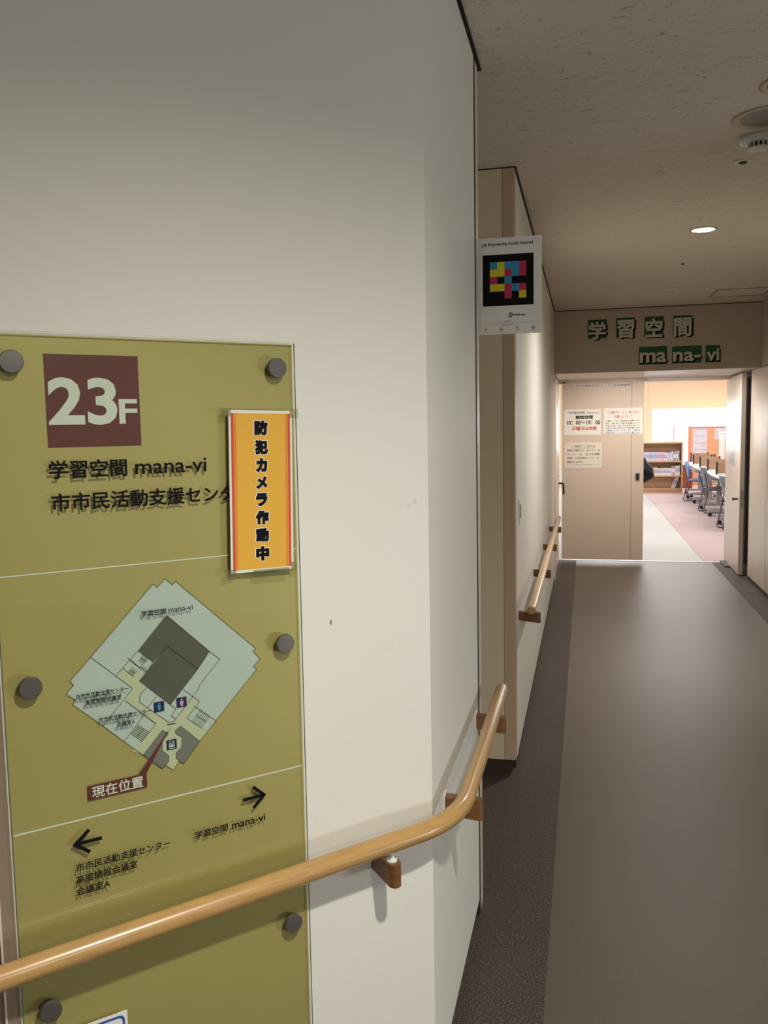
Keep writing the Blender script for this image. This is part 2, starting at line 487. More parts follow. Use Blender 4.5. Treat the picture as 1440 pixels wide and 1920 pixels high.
# panel face, following on from the fold
bm = bmesh.new()
bx(bm, AX - 0.13, AX, AY + 0.0005, 2.700, 0.055, H - 0.014)
link('wall_face', bm, WALL, wn)
box('skirting', (AX - 0.13, AX - 0.010, AY + 0.005, 2.712, 0.0, 0.055), KICK, wn)
box('joint', (AX - 0.12, AX + 0.0008, 2.686, 2.713, 0.0, H - 0.014), DARK, wn)
box('shadow_gap', (AX - 0.12, AX - 0.004, AY, 2.79, H - 0.014, H), DARK, wn)
box('edge_trim', (AX - 0.13, AX, 2.713, 2.784, 0.0, H - 0.012), TRIML, wn, 0.002)
box('shadow_gap', (AX - 0.02, AX + 0.008, AY - 0.004, 2.83, H - 0.006, H - 0.0005), DARK, wn)
# faint scuffs on the paint
M45 = Matrix.Translation((AX, AY, 0)) @ Matrix.Rotation(math.radians(45), 4, 'Z')
for (t, z, w, h) in [(-0.247, 1.207, 0.0035, 0.010), (-0.052, 1.437, 0.010, 0.0015), (-0.034, 1.443, 0.006, 0.009), (-0.10, 1.13, 0.004, 0.003)]:
    flat('scuff_mark', [(t - w / 2, z - h / 2), (t + w / 2, z - h / 2), (t + w / 2, z + h / 2), (t - w / 2, z + h / 2)], -0.0006, INKG if h == 0.010 else TRIML, wl)

# brown steel frame at far left of the sign wall
wf = thing('trim_1', 'brown bronze steel frame left of the guide sign', 'frame', (AX, AY, 0), math.radians(45), kind='structure')
box('frame_face', (-1.30, -0.875, -0.004, -0.0005, 0.0, 1.50), BRWALL, wf)
box('reflection_streak', (-0.901, -0.897, -0.010, -0.0045, 0.0, 0.86), TRIML, wf, 0.001)  # pale strip shaped in for the bright reflection on the frame

# recess between corner wall and column
wr = thing('wall_recess', 'shaded recess wall between the corner wall and the tan column', 'wall', kind='structure')
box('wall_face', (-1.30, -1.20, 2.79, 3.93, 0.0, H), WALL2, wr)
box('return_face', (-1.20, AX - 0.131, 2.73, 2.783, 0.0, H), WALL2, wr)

# column face looking back down the corridor
cl = thing('wall_column', 'tan steel column face with dark recessed base beside the recess', 'column', kind='structure')
box('column_face', (-1.20, -0.360, 3.882, 3.95, 0.062, H - 0.006), TRIMC, cl)
box('corner_face', (-0.3595, -0.3070, 3.8795, 3.95, 0.062, H - 0.006), TRIMD, cl, 0.004)
box('skirting', (-1.20, -0.325, 3.900, 3.95, 0.0, 0.062), KICK, cl)
box('shadow_gap', (-1.20, -0.307, 3.885, 3.95, H - 0.006, H), DARK, cl)

# long left wall
WX = -0.307
ll = thing('wall_far_left', 'long cream corridor wall carrying the further handrail', 'wall', kind='structure')
box('shadow_gap', (WX - 0.02, WX + 0.007, 3.88, 8.775, H - 0.006, H - 0.0005), DARK, ll)
box('joint', (WX - 0.05, WX - 0.0006, 7.600, 7.612, 0.0, H - 0.012), DARK, ll)
box('joint', (WX - 0.05, WX - 0.0006, 8.930, 8.942, 0.0, H - 0.012), DARK, ll)
box('wall_panel', (WX - 0.10, WX, 3.951, 7.600, 0.055, H - 0.012), WALL, ll)
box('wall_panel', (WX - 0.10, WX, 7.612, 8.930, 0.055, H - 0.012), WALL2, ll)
box('wall_panel', (WX - 0.10, WX + 0.004, 8.942, 9.10, 0.0, 2.112), TRIML, ll)
box('joint', (WX - 0.10, WX - 0.012, 3.951, 8.942, 0.0, H - 0.012), DARK, ll)
box('skirting', (WX - 0.012, WX - 0.007, 3.951, 8.93, 0.0, 0.055), KICK, ll)
box('shadow_gap', (WX - 0.10, WX - 0.006, 3.95, 8.78, H - 0.012, H), DARK, ll)
box('wall_panel', (WX - 0.10, WX - 0.042, 9.10, 10.45, 0.0, 2.112), TRIML, ll)

# right wall
rw = thing('wall_right', 'greige panelled corridor wall at the right edge', 'wall', kind='structure')
RX = 1.6046
box('wall_panel', (RX, RX + 0.12, 6.0, 8.400, 0.05, 2.112), PANELR, rw)
box('wall_panel', (RX, RX + 0.12, 3.0, 5.990, 0.05, 2.112), PANELR, rw)
box('joint', (RX + 0.012, RX + 0.12, 3.0, 8.43, 0.0, 2.12), DARK, rw)
box('jamb_panel', (RX, RX + 0.17, 8.412, 9.26, 0.05, 2.112), LEAFM, rw, 0.004)
box('skirting', (RX + 0.008, RX + 0.17, 8.412, 9.25, 0.0, 0.05), KICK, rw)
box('skirting', (RX + 0.008, RX + 0.012, 3.0, 8.40, 0.0, 0.05), KICK, rw)
box('upper_board', (RX, RX + 0.12, 3.0, 8.78, 2.118, H), LINT, rw)
box('niche_back', (RX + 0.17, RX + 0.22, 9.0, 10.44, 0.0, 2.112), DARK, rw)
box('niche_front', (RX + 0.02, RX + 0.17, 9.262, 9.28, 0.0, 2.112), TRIMD, rw)

# lintel over the doors
li = thing('wall_lintel', 'shade-toned board above the double doors bearing the green letter cards', 'lintel', kind='structure')
box('lintel_board', (-0.42, RX + 0.2, 8.78, 8.86, 2.112, 2.95), LINT, li)
box('soffit', (-0.42, RX + 0.2, 8.861, 10.45, 2.118, 2.18), TRIML, li)
box('frame_head', (-0.42, RX + 0.2, 10.30, 10.45, 2.080, 2.1175), TRIML, li)
box('shadow_gap', (-0.42, RX, 8.772, 8.779, H - 0.006, H), DARK, li)

# study room shell
sw = thing('wall_study', 'peach end wall of the bright study room', 'wall', kind='structure')
WY = 23.0
box('wall_above_window', (-3.4, 6.0, WY, WY + 0.15, 1.975, 3.0), PEACH, sw)
box('wall_below_window', (-3.4, 6.0, WY, WY + 0.15, 0.0, 0.55), STUDYW, sw)
box('wall_pier', (-3.4, 1.625, WY, WY + 0.15, 0.55, 1.975), PEACH, sw)
box('pilaster', (1.40, 1.52, WY - 0.05, WY, 0.0, 2.95), PEACH, sw)
sd = thing('wall_study_side', 'side and corridor-side walls of the study room', 'wall', kind='structure')
box('side_wall', (-3.5, -3.4, 10.4, 23.2, 0.0, 3.0), STUDYW, sd)
box('side_wall', (6.0, 6.1, 10.4, 23.2, 0.0, 3.0), STUDYW, sd)
box('corridor_side_wall', (-3.4, WX - 0.10, 10.45, 10.55, 0.0, 3.0), STUDYW, sd)
box('corridor_side_wall', (RX + 0.12, 6.0, 10.45, 10.55, 0.0, 3.0), STUDYW, sd)
box('header', (WX - 0.10, RX + 0.12, 10.451, 10.55, 2.09, 3.0), STUDYW, sd)

wd = thing('window_1', 'wide white-framed window glaring above the bookshelf', 'window', kind='structure')
for x0, x1 in [(1.625, 1.66), (2.545, 2.630), (3.95, 4.03), (5.3, 5.38)]:
    box('mullion', (x0, x1, WY + 0.03, WY + 0.10, 0.55, 1.975), WHITE, wd)
box('window_sill', (1.62, 6.0, WY - 0.06, WY + 0.12, 0.53, 0.56), WHITE, wd)
GLASS = clear_mat('window_glass', (0.97, 0.99, 1.0), 0.02)
for x0, x1 in [(1.66, 2.545), (2.63, 3.95), (4.03, 5.3)]:
    box('pane', (x0, x1, WY + 0.06, WY + 0.066, 0.56, 1.97), GLASS, wd)

# lobby enclosure behind the camera (out of view): keeps daylight out
lb = thing('wall_lobby', 'elevator lobby walls out of view', 'wall', kind='structure')
box('back_wall', (-4, 5, -3.6, -3.5, 0, H), WALL2, lb)
box('side_wall', (4.9, 5.0, -3.6, 3.1, 0, H), WALL2, lb)
box('end_wall', (RX + 0.12, 4.9, 3.0, 3.1, 0, H), WALL2, lb)
box('left_wall', (-4.0, -3.9, -3.5, 3.0, 0, H), WALL2, lb)

# ================================================================== DOORS
d3 = thing('door_1', 'beige sliding door panel with paper notices on it', 'door', kind='structure')
DY = 10.27
box('door_panel', (-0.272, 0.505, DY, DY + 0.045, 0.034, 2.085), DOORM, d3, 0.002)
box('door_stile', (0.511, 0.645, DY, DY + 0.045, 0.034, 2.085), DOORM, d3, 0.002)
box('joint', (0.503, 0.513, DY + 0.008, DY + 0.04, 0.036, 2.08), TRIMD, d3)
bm = bmesh.new()
bx(bm, 0.553, 0.605, DY - 0.004, DY, 0.950, 1.045); ph = link('recessed_pull', bm, GREYM, d3)
box('pull_recess', (0.562, 0.596, DY - 0.006, DY - 0.003, 0.962, 1.034), BLACKP, ph)
box('top_roller_bracket', (-0.262, -0.232, DY, DY + 0.03, 2.085, 2.10), BLACKP, d3)
box('top_roller_bracket', (0.61, 0.68, DY, DY + 0.03, 2.085, 2.105), TRIMD, d3)

d1 = thing('door_2', 'folded-back left door leaf with black lever handle', 'door', kind='structure')
box('door_leaf', (WX - 0.040, WX, 9.102, 10.40, 0.010, 2.10), LEAFM, d1, 0.002)
bm = bmesh.new()
cyl(bm, (WX, 10.22, 0.93), (WX + 0.050, 10.22, 0.93), 0.011)
tube(bm, [(WX + 0.045, 10.22, 0.935), (WX + 0.055, 10.22, 0.90), (WX + 0.058, 10.22, 0.80)], 0.011, 8)
link('lever_handle', bm, BLACKP, d1)
bm = bmesh.new(); cyl(bm, (WX, 9.95, 1.03), (WX + 0.006, 9.95, 1.03), 0.012); link('keyhole', bm, BLACKP, d1)

d2 = thing('door_3', 'open right door leaf seen nearly edge on, with pale blue characters', 'door', (1.6, 9.50, 0), kind='structure')
d2.rotation_euler = (0, 0, math.radians(-1.0))
box('door_leaf', (-0.045, 0.0, 0.0, 1.10, 0.012, 2.10), LEAFM, d2, 0.002)
bm = bmesh.new()
cyl(bm, (-0.045, 0.10, 0.80), (-0.085, 0.10, 0.80), 0.009, seg=12); cyl(bm, (-0.085, 0.10, 0.80), (-0.10, 0.10, 0.80), 0.016, seg=12)
link('knob', bm, BLACKP, d2, True)
box('lock_plate', (-0.036, -0.008, -0.002, 0.0, 0.72, 0.90), GREYM, d2)
box('door_stop', (-0.10, -0.04, 0.55, 1.0, 0.003, 0.013), BLACKP, d2)
for k, ch in enumerate('学習空間'):
    z1 = 1.79 - k * 0.167
    # read from the corridor side (-x face): run towards the camera
    write(ch, 0.78, 0.42, z1 - 0.155, z1, -0.0465, BLUEL, d2, 0.03, plane='yz')

# ================================================================== GUIDE SIGN
gs = thing('guide_sign', 'tall olive gold floor guide board with clear cover and floor plan', 'sign', (AX, AY, 0), math.radians(45))
T0, T1, ZT = -0.8715, -0.3192, 1.767
box('backing_board', (T0 + 0.0005, T1 - 0.0012, -0.004, -0.0005, 0.22, ZT - 0.0015), GOLD, gs)
bm = bmesh.new()
bx(bm, T0, T1, -0.0135, -0.0095, 0.215, ZT)
for f in bm.faces:
    f.material_index = 0 if abs(f.normal.y) > 0.9 else 1
link('acrylic_cover', bm, [PANE, PEDGE], gs)
for (t, z) in [(-0.831, 1.7192), (-0.3602, 1.7192), (-0.3602, 1.1827), (-0.831, 1.1770), (-0.3600, 0.6032), (-0.829, 0.5975)]:
    bm = bmesh.new()
    cyl(bm, (t, -0.0005, z), (t, -0.0137, z), 0.008, seg=16)
    prof = [(0.0, 0.0), (0.0175, 0.0), (0.0190, 0.0015), (0.0190, 0.0085), (0.0180, 0.010), (0.0, 0.0105)]
    b2 = bmesh.new(); lathe(b2, prof, seg=32)
    bmesh.ops.transform(b2, matrix=Matrix.Translation((t, -0.0137, z)) @ Matrix.Rotation(math.radians(90), 4, 'X'), verts=b2.verts)
    me = bpy.data.meshes.new('t'); b2.to_mesh(me); b2.free(); bm.from_mesh(me); bpy.data.meshes.remove(me)
    link('standoff_knob', bm, KNOB, gs, True)
YB = -0.0046
YB2 = -0.0050
YB3 = -0.0054
YB4 = -0.0058
YF = -0.0140
flat('floor_number_square', [(-0.7788, 1.7350), (-0.6212, 1.7350), (-0.6212, 1.5783), (-0.7788, 1.5783)], YB, MAROON, gs)
write('23', -0.7755, -0.6605, 1.6155, 1.6965, YB2, WPRINT, gs, 0.045, 'floor_number')
write('F', -0.6580, -0.6260, 1.6172, 1.6600, YB2, WPRINT, gs, 0.03, 'floor_number')
write('学習空間', -0.7815, -0.6508, 1.5255, 1.5570, YF, INK, gs, 0.034)
write('mana-vi', -0.6370, -0.5055, 1.5275, 1.5535, YF, INK, gs, 0.018)
write('市市民活動支援センター', -0.7806, -0.4190, 1.4700, 1.5015, YF, INK, gs, 0.034)
strokes('dividing_line', [[(T0 + 0.004, 1.3665), (T1 - 0.006, 1.3665)]], 0.0022, YB, WPRINT, gs)
strokes('dividing_line', [[(T0 + 0.004, 0.9215), (T1 - 0.006, 0.9215)]], 0.0030, YB, WPRINT, gs)

# floor plan
OUT = [(-0.5895, 1.3352), (-0.5762, 1.3222), (-0.5701, 1.3282), (-0.4159, 1.1784), (-0.4222, 1.1740), (-0.4081, 1.1570), (-0.4227, 1.1440), (-0.4156, 1.1380), (-0.5365, 1.0179), (-0.5689, 0.9811), (-0.5776, 0.9882), (-0.5889, 0.9737), (-0.6032, 0.9859), (-0.6099, 0.9806), (-0.6776, 1.0479), (-0.7127, 1.0838), (-0.7617, 1.1314), (-0.7567, 1.1392), (-0.7718, 1.1519), (-0.7586, 1.1656), (-0.7642, 1.1735), (-0.6119, 1.3276), (-0.6042, 1.3210)]
flat('floor_plan', OUT, YB, MAPA, gs)
HALL = [(-0.6727, 1.1804), (-0.6862, 1.17), (-0.6571, 1.142), (-0.6705, 1.1229), (-0.6368, 1.0904), (-0.6371, 1.0846), (-0.6191, 1.0693), (-0.6638, 1.0270), (-0.6444, 1.0150),
        (-0.6099, 0.9808), (-0.6032, 0.9861), (-0.5889, 0.9739), (-0.5776, 0.9884), (-0.5689, 0.9813), (-0.5365, 1.0179), (-0.5173, 1.0352), (-0.5594, 1.0664), (-0.5349, 1.0947), (-0.5451, 1.1041),
        (-0.5841, 1.0662), (-0.5944, 1.0665), (-0.6457, 1.1139), (-0.6451, 1.1269), (-0.6318, 1.139), (-0.6447, 1.1537), (-0.6378, 1.1632), (-0.6527, 1.1758)]
flat('plan_hallway', HALL, YB2, MAPB, gs)
D1 = [(-0.5896, 1.2674), (-0.5104, 1.1877), (-0.5339, 1.1576), (-0.5906, 1.2099), (-0.6183, 1.1846), (-0.6441, 1.2094)]
D2 = [(-0.5906, 1.2099), (-0.5339, 1.1576), (-0.5895, 1.0990), (-0.6447, 1.1537)]
flat('plan_core', D1, YB2, MAPD, gs)
flat('plan_core', D2, YB2, MAPD, gs)
GR = [(-0.5718, 1.0545), (-0.5365, 1.0179), (-0.5689, 0.9811), (-0.5827, 0.9948), (-0.5823, 1.0052), (-0.5714, 1.0148), (-0.5698, 1.0325), (-0.5822, 1.0426), (-0.5819, 1.0485)]
GL = [(-0.6067, 1.0536), (-0.5953, 1.0453), (-0.6076, 1.033), (-0.6084, 1.0154), (-0.5966, 1.0024), (-0.597, 0.992), (-0.6099, 0.9806), (-0.643, 1.0156)]
flat('plan_shaft', GR, YB3, MAPG, gs)
flat('plan_shaft', GL, YB3, MAPG, gs)
W = [OUT + [OUT[0]], D1 + [D1[0]], D2 + [D2[0]], GR + [GR[0]], GL + [GL[0]],
     [(-0.7274, 1.2105), (-0.6862, 1.17)], [(-0.6862, 1.17), (-0.6571, 1.142), (-0.705, 1.0909), (-0.7127, 1.0838)],
     [(-0.6441, 1.2094), (-0.6862, 1.17)], [(-0.6183, 1.1846), (-0.6305, 1.1663)],
     [(-0.6719, 1.1223), (-0.6191, 1.0693)], [(-0.6368, 1.0904), (-0.6768, 1.0477)],
     [(-0.6369, 1.0875), (-0.6177, 1.0682), (-0.6477, 1.0386)],
     [(-0.6318, 1.139), (-0.6451, 1.1269), (-0.6457, 1.1139), (-0.5944, 1.0665), (-0.5841, 1.0662), (-0.5339, 1.1201), (-0.5337, 1.1246), (-0.4903, 1.1692), (-0.5104, 1.1877)],
     [(-0.6155, 1.1185), (-0.632, 1.1012)], [(-0.5895, 1.099), (-0.5788, 1.0881), (-0.5889, 1.0781), (-0.581, 1.0706)],
     [(-0.5639, 1.1234), (-0.5436, 1.1045), (-0.5334, 1.0945), (-0.5593, 1.0673), (-0.5310, 1.0420)],
     [(-0.5443, 1.0875), (-0.5018, 1.0504)], [(-0.6733, 1.182), (-0.6547, 1.1632)]]


def stair(a, b, c, d, n):
    """treads between edge a-b and edge d-c, with a mid line"""
    r = []
    for k in range(n + 1):
        t = k / n
        r.append([(a[0] + (b[0] - a[0]) * t, a[1] + (b[1] - a[1]) * t), (d[0] + (c[0] - d[0]) * t, d[1] + (c[1] - d[1]) * t)])
    r.append([((a[0] + d[0]) / 2, (a[1] + d[1]) / 2), ((b[0] + c[0]) / 2, (b[1] + c[1]) / 2)])
    return r


W += stair((-0.6504, 1.0727), (-0.6638, 1.0590), (-0.6447, 1.0409), (-0.6311, 1.0548), 6)
W += stair((-0.5320, 1.0789), (-0.5136, 1.0636), (-0.5310, 1.0440), (-0.5490, 1.0589), 6)
W += stair((-0.6633, 1.1990), (-0.6520, 1.1865), (-0.6420, 1.1770), (-0.6527, 1.1890), 0 + 4)
W += stair((-0.6347, 1.2002), (-0.6260, 1.1925), (-0.6370, 1.1830), (-0.6450, 1.1905), 4)
W += stair((-0.6560, 1.1800), (-0.6480, 1.1725), (-0.6560, 1.1645), (-0.6640, 1.1720), 4)
W += stair((-0.6383, 1.1820), (-0.6274, 1.1716), (-0.6330, 1.1650), (-0.6445, 1.1755), 4)
strokes('plan_outline', W, 0.00085, YB4, MLINE, gs)
for (t, z, m2) in [(-0.6108, 1.0993, CYAN), (-0.5682, 1.0999, PINKP)]:
    q = flat('restroom_pictogram', [(t - .0094, z + .0094), (t + .0094, z + .0094), (t + .0094, z - .0094), (t - .0094, z - .0094)], YB4 - .0003, NAVY, gs)
    bm = bmesh.new()
    poly(bm, [(t + .0018 * math.cos(a * math.pi / 5), z + .0055 + .0018 * math.sin(a * math.pi / 5)) for a in range(10)], YB4 - .0006)
    poly(bm, [(t - .003, z + .003), (t + .003, z + .003), (t + .0025 if m2 is CYAN else t + .0035, z - .002), (t + .0015, z - .0075), (t - .0015, z - .0075), (t - .0025 if m2 is CYAN else t - .0035, z - .002)], YB4 - .0006)
    link('figure', bm, m2, q)
t, z = -0.5904, 1.0234
q = flat('lift_pictogram', [(t - .0094, z + .0094), (t + .0094, z + .0094), (t + .0094, z - .0094), (t - .0094, z - .0094)], YB4 - .0003, NAVY, gs)
bm = bmesh.new()
poly(bm, [(t - .0045, z + .0075), (t - .0015, z + .0075), (t - .003, z + .0042)], YB4 - .0006)
poly(bm, [(t + .0015, z + .0042), (t + .0045, z + .0042), (t + .003, z + .0075)], YB4 - .0006)
for a in [(-.0052, .0028, .0052, .0018), (-.0052, -.0068, .0052, -.0078), (-.0052, .0028, -.0042, -.0078), (.0042, .0028, .0052, -.0078), (-.003, .000, .003, -.002), (-.003, -.0025, .003, -.005)]:
    poly(bm, [(t + a[0], z + a[1]), (t + a[2], z + a[1]), (t + a[2], z + a[3]), (t + a[0], z + a[3])], YB4 - .0006)
link('figure', bm, WPRINT, q)
strokes('location_bar', [[(-0.5963, 1.0626), (-0.5819, 1.0620)]], 0.0018, YB4 - .0003, MAROON, gs)
flat('location_pointer', [(-0.5914, 1.0565), (-0.6394, 0.9800), (-0.6545, 0.9800)], YB4 - .0009, MAROON, gs)
flat('location_box', [(-0.7447, 0.9800), (-0.6396, 0.9800), (-0.6396, 0.9530), (-0.7447, 0.9530)], YB4 - .0011, MAROON, gs)
write('現在位置', -0.7380, -0.6465, 0.9555, 0.9775, YB4 - .0015, WPRINT, gs, 0.02)
write('学習空間', -0.6380, -0.5930, 1.2722, 1.2824, YF, INK, gs, 0.035)
write('mana-vi', -0.5884, -0.5425, 1.2735, 1.2828, YF, INK, gs, 0.01)
write('市市民活動支援センター', -0.7579, -0.6665, 1.1410, 1.1505, YF, INK, gs, 0.035)
write('高度情報会議室', -0.7424, -0.6800, 1.1282, 1.1375, YF, INK, gs, 0.035)
write('市市民活動支援センター', -0.7212, -0.6285, 1.0930, 1.1020, YF, INK, gs, 0.035)
write('会議室A', -0.6909, -0.6580, 1.0790, 1.0877, YF, INK, gs, 0.035)
strokes('right_arrow', [[(-0.4552, 0.8850), (-0.4136, 0.8850)], [(-0.4338, 0.9048), (-0.4126, 0.8850), (-0.4340, 0.8658)]], 0.0066, YF, INK, gs)
strokes('left_arrow', [[(-0.7288, 0.8830), (-0.7711, 0.8830)], [(-0.7494, 0.9022), (-0.7721, 0.8830), (-0.7498, 0.8644)]], 0.0066, YF, INK, gs)
write('学習空間', -0.5565, -0.4900, 0.8325, 0.8475, YF, INK, gs, 0.034)
write('mana-vi', -0.4820, -0.4117, 0.8325, 0.8470, YF, INK, gs, 0.026)
write('市市民活動支援センター', -0.7729, -0.6040, 0.8320, 0.8474, YF, INK, gs, 0.026)
write('高度情報会議室', -0.7735, -0.6660, 0.8095, 0.8253, YF, INK, gs, 0.026)
write('会議室A', -0.7748, -0.7160, 0.7880, 0.8036, YF, INK, gs, 0.026)

# ---- taped orange notice, slightly askew, on top of the sign
cx, cz = -0.3995, 1.4853
cn = thing('camera_notice', 'orange and red vertical security camera notice taped over the guide sign', 'notice', (AX + cx * S + 0.0195 * S, AY + cx * S - 0.0195 * S, cz))
cn.rotation_euler = (Matrix.Rotation(math.radians(45), 3, 'Z') @ Matrix.Rotation(math.radians(-(-1.10)), 3, 'Y')).to_euler()
# local: x across, z up, -y outwards
hw, hh = 0.0650, 0.1535
box('paper_sheet', (-hw, hw, -0.0006, 0.0006, -hh, hh), PAPER, cn)
y1 = -0.0009
bw, bh = 0.0605, 0.1480
flat('yellow_field', [(-bw, bh), (bw, bh), (bw, -bh), (-bw, -bh)], y1, YEL, cn)
for s in (-1, 1):
    def st(a, b, m, yy):
        x0, x1 = sorted((s * a, s * b))
        flat('side_stripe', [(x0, bh), (x1, bh), (x1, -bh), (x0, -bh)], yy, m, cn)
    st(bw, 0.0555, REDO, y1 - .0003)
    st(0.0555, 0.0540, ORNG, y1 - .0003)
    st(0.0528, 0.0520, INKR, y1 - .0003)
    st(0.0505, 0.0498, ORNG, y1 - .0003)
zz = 0.1375
for ch, h in zip('防犯カメラ作動中', [.0345, .0335, .0325, .030, .0315, .0325, .0330, .0335]):
    cw = 0.0155 if ch not in 'カメラ' else 0.0140
    write(ch, -0.0005 - cw, -0.0005 + cw, zz - h + .0015, zz - 0.001, y1 - .0003, PAPER, cn, 0.15, 'character_outline')
    write(ch, 0.0 - cw + .0015, 0.0 + cw - .002, zz - h + .003, zz - 0.0025, y1 - .0006, INK, cn, 0.12, 'character')
    zz -= h + 0.0018
for x0, x1, z0, z1, a in [(-0.080, -0.060, 0.142, 0.156, 20), (0.060, 0.078, 0.140, 0.158, -10), (-0.078, -0.055, -0.160, -0.146, 40), (-0.02, 0.055, -0.165, -0.150, 0), (0.06, 0.072, -0.158, -0.140, 0)]:
    bm = bmesh.new(); bx(bm, x0, x1, -0.0016, -0.0012, z0, z1); link('clear_tape', bm, TAPE, cn)

# ---- blue-bordered card near the sign's foot
bc = thing('bordered_card', 'white card with rounded blue border at the foot of the guide sign', 'card', (AX, AY, 0), math.radians(45))
box('card_sheet', (-0.800, -0.6975, -0.0155, -0.0140, 0.40, 0.546), PAPER, bc)
def rrect(x0, x1, z0, z1, r, n=6):
    p = []
    for cxx, czz, a0 in [(x1 - r, z1 - r, 0), (x0 + r, z1 - r, 90), (x0 + r, z0 + r, 180), (x1 - r, z0 + r, 270)]:
        for k in range(n + 1):
            a = math.radians(a0 + 90 * k / n); p.append((cxx + r * math.cos(a), czz + r * math.sin(a)))
    return p
flat('blue_border', rrect(-0.795, -0.7025, 0.405, 0.5405, 0.011), -0.0158, BLUEB, bc)
flat('card_centre', rrect(-0.7905, -0.7070, 0.4095, 0.536, 0.008), -0.0161, PAPER, bc)


# ================================================================== HANDRAILS
def bracket(parent, origin, out, length=0.088):
    """brown block from wall point `origin` along unit vector `out`, pin rising from its rounded nose"""
    o = Vector(origin); d = Vector(out).normalized()
    ang = math.atan2(d.y, d.x)
    mt = Matrix.Translation(o) @ Matrix.Rotation(ang, 4, 'Z')
    bm = bmesh.new()
    # side profile extruded, rounded nose
    hw = 0.0145
    pr = [(0.0, 0.0), (length - 0.015, -0.010), (length - 0.015, 0.040), (0.0, 0.046)]
    prof = []
    n = 8
    ring_t, ring_b = [], []
    pts = [(0.0, hw), (length - hw, hw)] + [(length - hw + hw * math.sin(a * math.pi / n), hw * math.cos(a * math.pi / n)) for a in range(1, n)] + [(length - hw, -hw), (0.0, -hw)]
    for x, y in pts:
        zt = 0.046 - 0.004 * x / length; zb = 0.004 - 0.012 * x / length
        ring_t.append(bm.verts.new((x, y, zt))); ring_b.append(bm.verts.new((x, y, zb)))
    bm.faces.new(ring_t); bm.faces.new(list(reversed(ring_b)))
    for k in range(len(pts)):
        k2 = (k + 1) % len(pts); bm.faces.new((ring_t[k], ring_b[k], ring_b[k2], ring_t[k2]))
    es = [e for e in bm.edges if len(e.link_faces) == 2 and e.calc_face_angle(0) > 0.6]
    bmesh.ops.bevel(bm, geom=es, offset=0.003, segments=2, affect='EDGES')
    bmesh.ops.transform(bm, matrix=mt, verts=bm.verts)
    br = link('bracket', bm, BRKT, parent, True)
    bm = bmesh.new()
    cyl(bm, (0.065, 0, 0.040), (0.065, 0, 0.045), 0.0115, seg=16)
    cyl(bm, (0.065, 0, 0.045), (0.065, 0, 0.072), 0.0058, seg=12)
    bmesh.ops.transform(bm, matrix=mt, verts=bm.verts)
    link('support_pin', bm, WHITE, br, True)
    bm = bmesh.new(); bx(bm, 0.0, 0.003, -0.019, 0.019, 0.0, 0.052, 0.001)
    bmesh.ops.transform(bm, matrix=mt, verts=bm.verts)
    link('wall_plate', bm, WHITE, br)
    return br


def railmesh(name, pts, r, parent):
    e = Vector(pts[-1]); d = (Vector(pts[-1]) - Vector(pts[-2])).normalized()
    e0 = Vector(pts[0]); d0 = (Vector(pts[0]) - Vector(pts[1])).normalized()
    P = [e0 + d0 * 0.012, e0 + d0 * 0.010, e0 + d0 * 0.005] + [Vector(p) for p in pts] + [e + d * 0.005, e + d * 0.010, e + d * 0.012]
    R = [r * .5, r * .8, r * .95] + [r] * len(pts) + [r * .95, r * .8, r * .5]
    bm = bmesh.new(); tube(bm, P, R, 28)
    return link(name, bm, RAIL, parent, True)


def SP(t, n, z):
    return Vector((AX + t * S + n * S, AY + t * S - n * S, z))


hr = thing('handrail', 'light oak handrail bending around the blunt corner below the guide sign', 'handrail')
off = 0.065
corner = Vector((AX + off, AX + off - (AX - AY) - off * math.sqrt(2), 0.7425))
tc_ = ((corner - SP(0, off, 0.7425)).dot(Vector((S, S, 0))))
p0 = SP(-1.32, off, 0.703); pend = Vector((AX + off, 2.800, 0.731))
path = [p0, SP(-0.9, off, 0.7135), SP(-0.45, off, 0.7255)]
path += arc_path(SP(-0.45, off, 0.7255), corner + Vector((0, 0, -0.003)), pend, 0.115, 12)
path += [Vector((AX + off, 2.25, 0.732)), pend]
railmesh('rail', path, 0.0208, hr)
outn = (S, -S, 0)
bracket(hr, SP(-0.150, 0, 0.6525), outn)
bracket(hr, SP(-1.05, 0, 0.627), outn)
bracket(hr, (AX, 2.010, 0.657), (1, 0, 0), 0.095)
bracket(hr, (AX, 2.625, 0.655), (1, 0, 0), 0.095)

hr2 = thing('handrail', 'straight light oak handrail along the far left wall towards the doors', 'handrail')
path = [(WX + 0.070, 3.905, 0.765)] + [(WX + 0.070, 3.93 + k * 0.5, 0.765) for k in range(9)]
railmesh('rail', path, 0.0205, hr2)
for y in (4.02, 5.23, 6.38, 7.50):
    bracket(hr2, (WX, y, 0.690), (1, 0, 0), 0.105)

# ================================================================== PROJECTING CODE POSTER
ps = thing('code_poster', 'white projecting sheet with a black square of coloured blocks', 'poster', (0, 2.795, 0))
PX0, PX1, PZ0, PZ1 = -0.3460, -0.1365, 1.8930, 2.1930
box('sheet', (PX0, PX1, -0.0006, 0.0015, PZ0, PZ1), PAPER, ps)
box('mounting_strip', (PX0 - 0.006, PX0 + 0.012, 0.0015, 0.006, PZ0, PZ1), WHITE, ps)
y = -0.0010
tx0, tx1, tz0, tz1 = -0.3215, -0.1620, 1.9820, 2.1410
flat('black_square', [(tx0, tz1), (tx1, tz1), (tx1, tz0), (tx0, tz0)], y, INK, ps)
grid = ['BYBBR', 'YYRBR', 'R.B..', 'YYRBR', '..R.Y']
c = (tx1 - tx0) / 7.0
NB = mat('blue_block', (0.02, 0.28, 0.48), 0.5); NY = mat('yellow_block', (0.66, 0.60, 0.01), 0.5); NR = mat('crimson_block', (0.52, 0.012, 0.085), 0.5)
